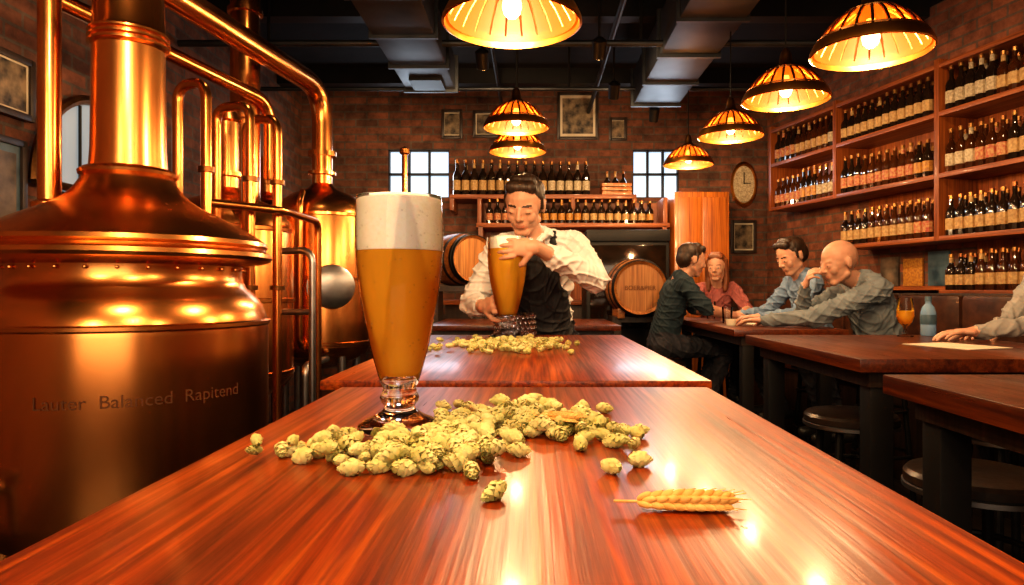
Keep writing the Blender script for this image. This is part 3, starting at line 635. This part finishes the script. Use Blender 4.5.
# ------------------------------------------------------------------ people
CLOTH=[M_cloth_w,M_grey,M_blue,M_tee,M_pink,M_lgrey,M_jean,M_apron]
class Fig:
    def __init__(s): s.P=[]; s.mats=[]
    def mi(s,m):
        if m not in s.mats: s.mats.append(m)
        return s.mats.index(m)
    def cap(s,a,b,ra,rb,mt,side=(1,0,0),w=1,paint=False):
        a=V(a);b=V(b); u=b-a; L=u.length
        if L<1e-5: b=a+V((0,0,1e-4)); u=b-a; L=u.length
        u.normalize(); sd=V(side); e1=sd-u*sd.dot(u)
        if e1.length<1e-3: e1=u.orthogonal()
        e1.normalize(); e2=u.cross(e1)
        s.P.append(dict(k=0,a=a,b=b,ra=ra,rb=rb,u=u,L=L,e1=e1,e2=e2,w=w,m=s.mi(mt),paint=paint))
    def ell(s,c,r,mt,fr=None,paint=False):
        fr=fr or (V((1,0,0)),V((0,1,0)),V((0,0,1)))
        s.P.append(dict(k=1,c=V(c),r=r,fr=fr,m=s.mi(mt),paint=paint))
    def geo(s):
        mb=MB(); dm=s.mats[0]
        for p in s.P:
            if p['paint']: continue
            seg=20; rows=[]
            if p['k']==0:
                for i in range(1,6): t=-math.pi/2+math.pi/2*i/5; rows.append((p['a']+p['u']*p['ra']*math.sin(t),p['ra']*math.cos(t)))
                for i in range(0,5): t=math.pi/2*i/5; rows.append((p['b']+p['u']*p['rb']*math.sin(t),p['rb']*math.cos(t)))
                e1,e2=p['e1']*p['w'],p['e2']; ends=(p['a']-p['u']*p['ra'],p['b']+p['u']*p['rb'])
            else:
                f=p['fr'];r=p['r']
                for i in range(1,12): t=-math.pi/2+math.pi*i/12; rows.append((p['c']+f[2]*r[2]*math.sin(t),math.cos(t)))
                e1,e2=f[0]*r[0],f[1]*r[1]; ends=(p['c']-f[2]*r[2],p['c']+f[2]*r[2])
            vs=[ends[0]]
            for c,rr in rows:
                for k in range(seg):
                    a=2*math.pi*k/seg; vs.append(c+e1*(rr*math.cos(a))+e2*(rr*math.sin(a)))
            vs.append(ends[1]); fs=[]; n=len(rows)
            for k in range(seg):
                k2=(k+1)%seg; fs.append((0,1+k2,1+k)); fs.append((1+(n-1)*seg+k,1+(n-1)*seg+k2,len(vs)-1))
                for i in range(n-1): fs.append((1+i*seg+k,1+i*seg+k2,1+(i+1)*seg+k2,1+(i+1)*seg+k))
            mb.add(vs,fs,dm)
        return mb
    def dist(s,p,X):
        if p['k']==0:
            a=np.array(p['a']);u=np.array(p['u']); q=X-a; t=np.clip(q@u/p['L'],0,1); q=q-np.outer(t*p['L'],u)
            d=np.sqrt((q@np.array(p['e1'])/p['w'])**2+(q@np.array(p['e2']))**2+(q@u)**2); return d-(p['ra']+(p['rb']-p['ra'])*t)
        q=X-np.array(p['c']); f=p['fr'];r=p['r']
        d=np.sqrt(sum((q@np.array(f[i])/r[i])**2 for i in range(3))); return (d-1)*min(r)
    def label(s,C):
        n=len(C); best=np.full(n,1e9); lab=np.zeros(n,int)
        for p in s.P:
            if p['paint']: continue
            d=s.dist(p,C); k=d<best; best[k]=d[k]; lab[k]=p['m']
        for p in s.P:
            if p['paint']: lab[s.dist(p,C)<0]=p['m']
        return lab
    def build(s,name,voxel=.005,smooth=3,wr=.004):
        mb=s.geo(); ob=mb.build(name,180,origin=(0,0,0))
        md=ob.modifiers.new('r','REMESH'); md.mode='VOXEL'; md.voxel_size=voxel; md.adaptivity=0
        sm=ob.modifiers.new('s','SMOOTH'); sm.factor=.5; sm.iterations=smooth
        bpy.context.view_layer.update()
        me=bpy.data.meshes.new_from_object(ob.evaluated_get(bpy.context.evaluated_depsgraph_get()))
        old=ob.data; ob.modifiers.clear(); ob.data=me; bpy.data.meshes.remove(old)
        me.name=name; me.materials.clear()
        for m in s.mats: me.materials.append(m)
        n=len(me.polygons); C=np.empty(n*3); me.polygons.foreach_get('center',C); C=C.reshape(-1,3)
        lab=s.label(C)
        me.polygons.foreach_set('material_index',lab.astype(np.int32)); me.polygons.foreach_set('use_smooth',[True]*n)
        nv=len(me.vertices); co=np.empty(nv*3); me.vertices.foreach_get('co',co); co=co.reshape(-1,3)
        nr=np.empty(nv*3); me.vertex_normals.foreach_get('vector',nr); nr=nr.reshape(-1,3)
        vl=s.label(co); cl=np.isin(vl,[i for i,m in enumerate(s.mats) if m in CLOTH])
        x,y,z=co.T    # cloth folds: narrow rounded ridges between broad slack areas, warped
        f1=np.sin(26*x+38*z+2.6*np.sin(14*z-9*x)+2*np.sin(19*y)); f2=np.sin(44*z-30*y+3*np.sin(15*x+7*z)); f3=np.sin(60*x-25*z+2.5*np.sin(21*y+11*z))
        rid=lambda f,k: np.exp(-(f/k)**2)
        fold=rid(f1,.33)*.9+rid(f2,.35)*.7+rid(f3,.4)*.35-.55
        co=co+nr*(fold*wr*cl)[:,None]
        o=np.array([(co[:,0].min()+co[:,0].max())/2,(co[:,1].min()+co[:,1].max())/2,co[:,2].min()]); me.vertices.foreach_set('co',(co-o).ravel()); ob.location=o
        me.update(); return ob
def head(F,c,f,u,s,skin,hairm,style='short',eyes=True):
    c=V(c); f=V(f).normalized(); u=V(u); u=(u-f*u.dot(f)).normalized(); r=f.cross(u); fr=(r,f,u)
    P=lambda x,y,z:c+(r*x+f*y+u*z)*s
    E=lambda p,rr,m,paint=False:F.ell(P(*p),[q*s for q in rr],m,fr,paint)
    C=lambda a,b,ra,rb,m,w=1,paint=False:F.cap(P(*a),P(*b),ra*s,rb*s,m,r,w,paint)
    E((0,-.01,.03),(.075,.097,.088),skin); E((0,.018,-.030),(.060,.070,.077),skin); E((0,.028,.0),(.066,.062,.07),skin)
    C((-.012,.060,-.090),(.012,.060,-.090),.021,.021,skin)
    C((-.05,.0,-.058),(-.015,.052,-.086),.018,.02,skin); C((.05,.0,-.058),(.015,.052,-.086),.018,.02,skin)
    C((0,.086,.014),(0,.104,-.022),.0075,.0110,skin); E((-.010,.093,-.028),(.008,.009,.007),skin); E((.010,.093,-.028),(.008,.009,.007),skin)
    C((-.040,.071,.022),(-.012,.079,.019),.010,.009,skin); C((.040,.071,.022),(.012,.079,.019),.010,.009,skin)
    E((-.034,.060,-.024),(.025,.022,.030),skin); E((.034,.060,-.024),(.025,.022,.030),skin)
    E((0,.066,-.050),(.034,.024,.034),skin)
    C((-.015,.086,-.055),(.015,.086,-.055),.0045,.0045,M_lip); C((-.011,.085,-.063),(.011,.085,-.063),.005,.005,M_lip)
    for q in (-1,1):
        E((q*.077,-.008,-.004),(.009,.018,.028),skin); E((q*.080,-.014,.006),(.007,.013,.018),skin)
        E((q*.031,.074,.0),(.018,.014,.014),skin)
        if eyes:
            E((q*.031,.088,-.001),(.011,.010,.0042),M_eye,True); E((q*.031,.090,-.001),(.0052,.010,.0048),M_iris,True)
        else: C((q*.022,.090,-.004),(q*.042,.084,-.004),.0028,.0028,M_iris,1,True)
        C((q*.014,.090,.024),(q*.046,.075,.025),.0052,.004,hairm,1,True)
    if style!='bald':
        E((0,-.022,.046),(.081,.094,.078),hairm); E((0,-.055,.005),(.076,.060,.075),hairm)
        C((-.040,.042,.088),(.038,.046,.090),.025,.026,hairm); C((-.03,.01,.104),(.03,.01,.104),.026,.026,hairm)
        for q in (-1,1): C((q*.073,.008,.04),(q*.075,.010,-.005),.010,.007,hairm)
    if style=='long':
        for q in (-1,1): C((q*.066,-.01,.05),(q*.078,-.005,-.13),.028,.026,hairm); C((q*.075,-.005,-.1),(q*.07,.02,-.19),.028,.02,hairm)
        C((0,-.07,.03),(0,-.075,-.17),.05,.045,hairm,1.4)
def hand(F,w,d,n,thumb,skin,curl=(.5,.6,.5),s=1.0,spread=.25,tc=.5):
    w=V(w); d=V(d).normalized(); n=V(n); n=(n-d*n.dot(d)).normalized(); l=n.cross(d)*thumb
    F.cap(w,w+d*.03*s,.024*s,.020*s,skin,l,1.25)
    F.cap(w+d*.03*s,w+d*.080*s,.0155*s,.0125*s,skin,l,2.5)
    lens=(.074,.083,.077,.060); offs=(.033,.0115,-.0105,-.031)
    for L,o,k in zip(lens,offs,range(4)):
        p=w+d*(.086-(.008 if k==3 else 0))*s+l*o*s; ang=0; base=(d+l*o*spread*12).normalized(); rad=(.0095 if k<3 else .0082)*s
        for j,fr in enumerate((.45,.31,.24)):
            ang+=curl[j]; dd=(base*math.cos(ang)+n*math.sin(ang)).normalized(); q=p+dd*L*fr*s
            F.cap(p,q,rad,rad*.9,skin); p=q; rad*=.9
    p=w+d*.025*s+l*.026*s; q=p+(d*.55+l*.75+n*.35).normalized()*.045*s; F.cap(p,q,.0145*s,.0115*s,skin)
    q2=q+(d*.8+l*.25+n*tc).normalized()*.033*s; F.cap(q,q2,.0112*s,.010*s,skin); q3=q2+(d*.9-l*.1+n*tc*1.4).normalized()*.026*s; F.cap(q2,q3,.010*s,.0085*s,skin)
def body(F,pel,neck,shL,shR,shirt,pants,skin,headc,side,w=1.0,nr=.052):
    pel=V(pel);neck=V(neck);side=V(side).normalized(); shL=V(shL);shR=V(shR)
    mid=pel.lerp(neck,.5); ch=pel.lerp(neck,.76)
    F.cap(pel,pel.lerp(neck,.15),.112*w,.108*w,pants,side,1.32)
    F.cap(pel.lerp(neck,.14),mid,.110*w,.105*w,shirt,side,1.28); F.cap(mid,ch,.106*w,.105*w,shirt,side,1.42)
    F.cap(shL.lerp(ch,.18),shR.lerp(ch,.18),.068*w,.068*w,shirt,(0,0,1),1.1)
    F.cap(shL,neck+V((0,0,.01)),.062*w,.05*w,shirt); F.cap(shR,neck+V((0,0,.01)),.062*w,.05*w,shirt)
    F.cap(neck-V((0,0,.02)),V(headc)-V((0,0,.05)),nr,nr*.95,skin)
def arm(F,sh,el,wr,m_up,m_fo,skin,r=(.060,.052,.046,.033)):
    F.cap(sh,el,r[0],r[1],m_up); F.cap(el,wr,r[2],r[3],m_fo)
    if m_fo is skin and m_up is not skin: F.cap(V(sh),V(sh).lerp(V(el),.9),r[0]+.004,r[1]+.006,m_up)
def leg(F,hip,kn,an,foot,pants,r=(.088,.062,.045)):
    F.cap(hip,kn,r[0],r[1],pants); F.cap(kn,an,r[1]*.97,r[2],pants)
    an=V(an); fd=V(foot).normalized(); F.cap(an+V((0,0,-.03))-fd*.04,an+V((0,0,-.045))+fd*.13,.038,.03,M_shoe,fd.cross(V((0,0,1))),1.2)
F=Fig(); F.mi(M_skin)
pel=(.06,3.30,.93); neck=(.02,3.10,1.385); shL=V((.185,3.13,1.355)); shR=V((-.150,3.12,1.335)); hc=V((-.035,2.985,1.52))
body(F,pel,neck,shL,shR,M_cloth_w,M_jean,M_skin,hc,(1,0,0))
F.cap((.05,3.225,.80),(.035,3.15,1.10),.105,.098,M_apron,(1,0,0),1.38); F.cap((.035,3.14,1.12),(.02,3.06,1.25),.088,.078,M_apron,(1,0,0),1.15)
F.cap((.05,3.23,.80),(.05,3.26,.50),.12,.13,M_apron,(1,0,0),1.5)
F.cap((.085,3.00,1.28),(.095,3.07,1.41),.014,.014,M_apron); F.cap((-.055,3.0,1.27),(-.06,3.05,1.39),.014,.014,M_apron)
F.cap((-.05,3.035,1.39),(.0,3.0,1.36),.016,.013,M_cloth_w); F.cap((.08,3.045,1.405),(.02,3.0,1.36),.016,.013,M_cloth_w)
elL=(.275,2.99,1.20); wrL=V((.012,2.735,1.322)); elR=(-.27,3.10,1.09); wrR=V((-.205,2.885,1.08))
F.cap(shL,elL,.072,.060,M_cloth_w); F.cap(elL,V(elL).lerp(wrL,.66),.058,.047,M_cloth_w); F.cap(V(elL).lerp(wrL,.62),V(elL).lerp(wrL,.70),.050,.049,M_cloth_w); F.cap(V(elL).lerp(wrL,.6),wrL,.035,.027,M_skin)
F.cap(shR,elR,.070,.060,M_cloth_w); F.cap(elR,V(elR).lerp(wrR,.7),.056,.045,M_cloth_w); F.cap(V(elR).lerp(wrR,.7),wrR,.035,.027,M_skin)
hand(F,wrL,(-1,-.16,-.04),(0.05,1,-.1),-1,M_skin,(.15,.65,.7),1.05,.20,.9)
hand(F,wrR,(.45,-.75,.12),(1,.35,0),1,M_skin,(.5,.6,.5),1.0,.15,.6)
head(F,hc,(-.26,-1,-.50),(-.05,-.5,1),1.08,M_skin,M_hair,eyes=False)
for q in (-1,1): leg(F,(.06+q*.1,3.3,.88),(.05+q*.11,3.28,.48),(.05+q*.12,3.34,.085),(q*.2,-1,0),M_jean)
F.build('bartender',.0040,3,.010)
def seated(name,pel,neck,hc,hf,hu,face,shirt,skin,hairm,style,hs,arms,w=.95,fore=None,vox=.0052,kl=.40):
    F=Fig(); F.mi(skin); face=V(face).normalized(); side=face.cross(V((0,0,1))); pel=V(pel); neck=V(neck)
    shR=neck+side*.165*w+V((0,0,-.05)); shL=neck-side*.165*w+V((0,0,-.05))
    body(F,pel,neck,shL,shR,shirt,M_jean,skin,hc,side,w)
    fore=fore or shirt
    for sh_,(el,wr_,hd,hn,th,cu) in zip((shR,shL),arms):
        arm(F,sh_,el,wr_,shirt,fore,skin,(.058*w,.05*w,.044*w,.032*w)); hand(F,wr_,hd,hn,th,skin,cu,1.0,.2)
    head(F,hc,hf,hu,hs,skin,hairm,style)
    for q in (-1,1):
        h=pel+side*q*.09+V((0,0,-.01)); kn=h+face*kl+V((0,0,-.02)); an=kn-face*.12+V((0,0,-.37)); leg(F,h,kn,an,face,M_jean,(.078,.056,.042))
    return F.build(name,vox,3,.009)
fl=(.2,.3,.3)
seated('seated_man_dark_shirt',(.85,4.48,.80),(.96,4.46,1.235),(1.04,4.46,1.345),(1,.15,-.22),(.1,0,1),(1,.05,0),M_tee,M_skinb,M_hair,'short',.92,
  [((1.08,4.22,1.03),(1.28,4.34,.985),(1,.3,-.05),(0,0,-1),1,fl),((1.1,4.62,1.03),(1.3,4.5,.985),(1,-.3,-.05),(0,0,-1),-1,fl)],.88,fore=M_skinb)
seated('seated_woman',(1.42,5.34,.80),(1.42,5.26,1.20),(1.40,5.19,1.325),(-.5,-1,-.15),(0,0,1),(-.05,-1,0),M_pink,M_skin,M_hairr,'long',.90,
  [((1.22,5.1,1.0),(1.27,4.9,.985),(.6,-.5,0),(0,0,-1),-1,fl),((1.60,5.08,1.0),(1.5,4.88,.985),(-.7,-.4,0),(0,0,-1),1,fl)],.82,fore=M_skin)
seated('seated_man_blue_shirt',(1.86,4.44,.80),(1.74,4.40,1.245),(1.65,4.35,1.365),(-.9,-.3,-.45),(-.1,0,1),(-1,-.05,0),M_blue,M_skin,M_hair,'short',1.0,
  [((1.60,4.64,1.01),(1.40,4.54,.985),(-1,-.2,0),(0,0,-1),-1,fl),((1.62,4.14,1.01),(1.42,4.22,.985),(-1,.2,0),(0,0,-1),1,fl)],.95)
seated('seated_bald_man',(1.93,3.74,.80),(1.79,3.70,1.205),(1.645,3.66,1.295),(-1,-.12,-.25),(-.2,0,1),(-1,0,0),M_grey,M_skinb,M_skinb,'bald',1.02,
  [((1.52,3.84,1.005),(1.49,3.74,1.16),(.05,-.4,.6),(.6,-.3,.1),-1,(.7,.7,.5)),((1.47,3.56,1.005),(1.27,3.72,.985),(-.8,.6,0),(0,0,-1),1,fl)],1.06)
seated('seated_man_grey_shirt',(2.21,2.75,.80),(2.15,2.74,1.24),(2.10,2.72,1.375),(-1,.1,-.1),(0,0,1),(-1,0,0),M_lgrey,M_skin,M_hair,'short',1.0,
  [((2.02,2.88,1.02),(1.88,2.80,.985),(-1,-.35,0),(0,0,-1),-1,fl),((1.95,2.56,1.03),(1.72,2.62,.99),(-1,.25,-.02),(0,0,-1),1,fl)],.95)
# ------------------------------------------------------------------ table top items
def tulip(x,y,z,s=1):
    e=empty('tulip_beer_glass',(x,y,z)); P=[(0,0),(.032,0),(.033,.003),(.008,.01),(.006,.03),(.01,.045),(.028,.06),(.036,.09),(.034,.12),(.028,.165),(.026,.165)]
    MB().lathe([(a*s,b*s) for a,b in P],M_thin,(x,y,z),28).build('glass_vessel',60,e)
    MB().lathe([(a*s,b*s) for a,b in [(0,.050),(.0262,.0612),(.0345,.09),(.0335,.11),(0,.11)]],M_beer,(x,y,z),24).build('beer',60,e)
tulip(1.60,2.93,TZ+.001)
m=MB(); m.lathe([(0,0),(.028,0),(.031,.006),(.031,.05),(.029,.055),(.031,.06),(.031,.10),(.024,.125),(.012,.14),(.012,.155),(0,.155)],M_bottlep,(1.725,2.975,TZ+.001),24); m.lathe([(.0315,.05),(.032,.052),(.032,.09),(.0315,.092)],M_picb,(1.725,2.975,TZ+.001),24); m.lathe([(0,.15),(.0135,.15),(.0135,.172),(0,.172)],M_picb,(1.725,2.975,TZ+.001),16); m.build('water_bottle')
MB().box((1.50,2.42,TZ+.002),(.21,.26,.002),M_paper,0,RZ(20)).build('paper_menu')
MB().box((1.36,4.0,TZ+.002),(.16,.2,.002),M_paper,0,RZ(70)).build('paper_menu')
def cup(x,y,mt,h=.1,r=.032):
    MB().lathe([(0,0),(r*.85,0),(r,h),(r*.92,h),(r*.8,.008),(0,.008)],mt,(x,y,TZ+.001),20).build('drinking_glass',60)
cup(1.17,4.1,M_thin); cup(1.25,4.78,M_thin,.12); cup(1.12,3.85,M_paper,.035,.03)
# ------------------------------------------------------------------ world + camera
wd=bpy.data.worlds.new('World'); bpy.context.scene.world=wd; wd.use_nodes=True
wd.node_tree.nodes['Background'].inputs[0].default_value=(.9,.7,.5,1); wd.node_tree.nodes['Background'].inputs[1].default_value=.02
cam=bpy.data.cameras.new('camera'); co=bpy.data.objects.new('camera',cam); bpy.context.collection.objects.link(co)
co.location=(0,0,1.15); co.rotation_euler=(math.pi/2,0,0); cam.sensor_width=36; cam.lens=24.0; cam.shift_x=-.02; cam.shift_y=-.0024; cam.clip_start=.02
bpy.context.scene.camera=co
vs=bpy.context.scene.view_settings
vs.view_transform='Standard'
try: vs.look='Medium High Contrast'
except Exception as ex:
    print('look',ex); vs.look='None'
vs.exposure=0.0
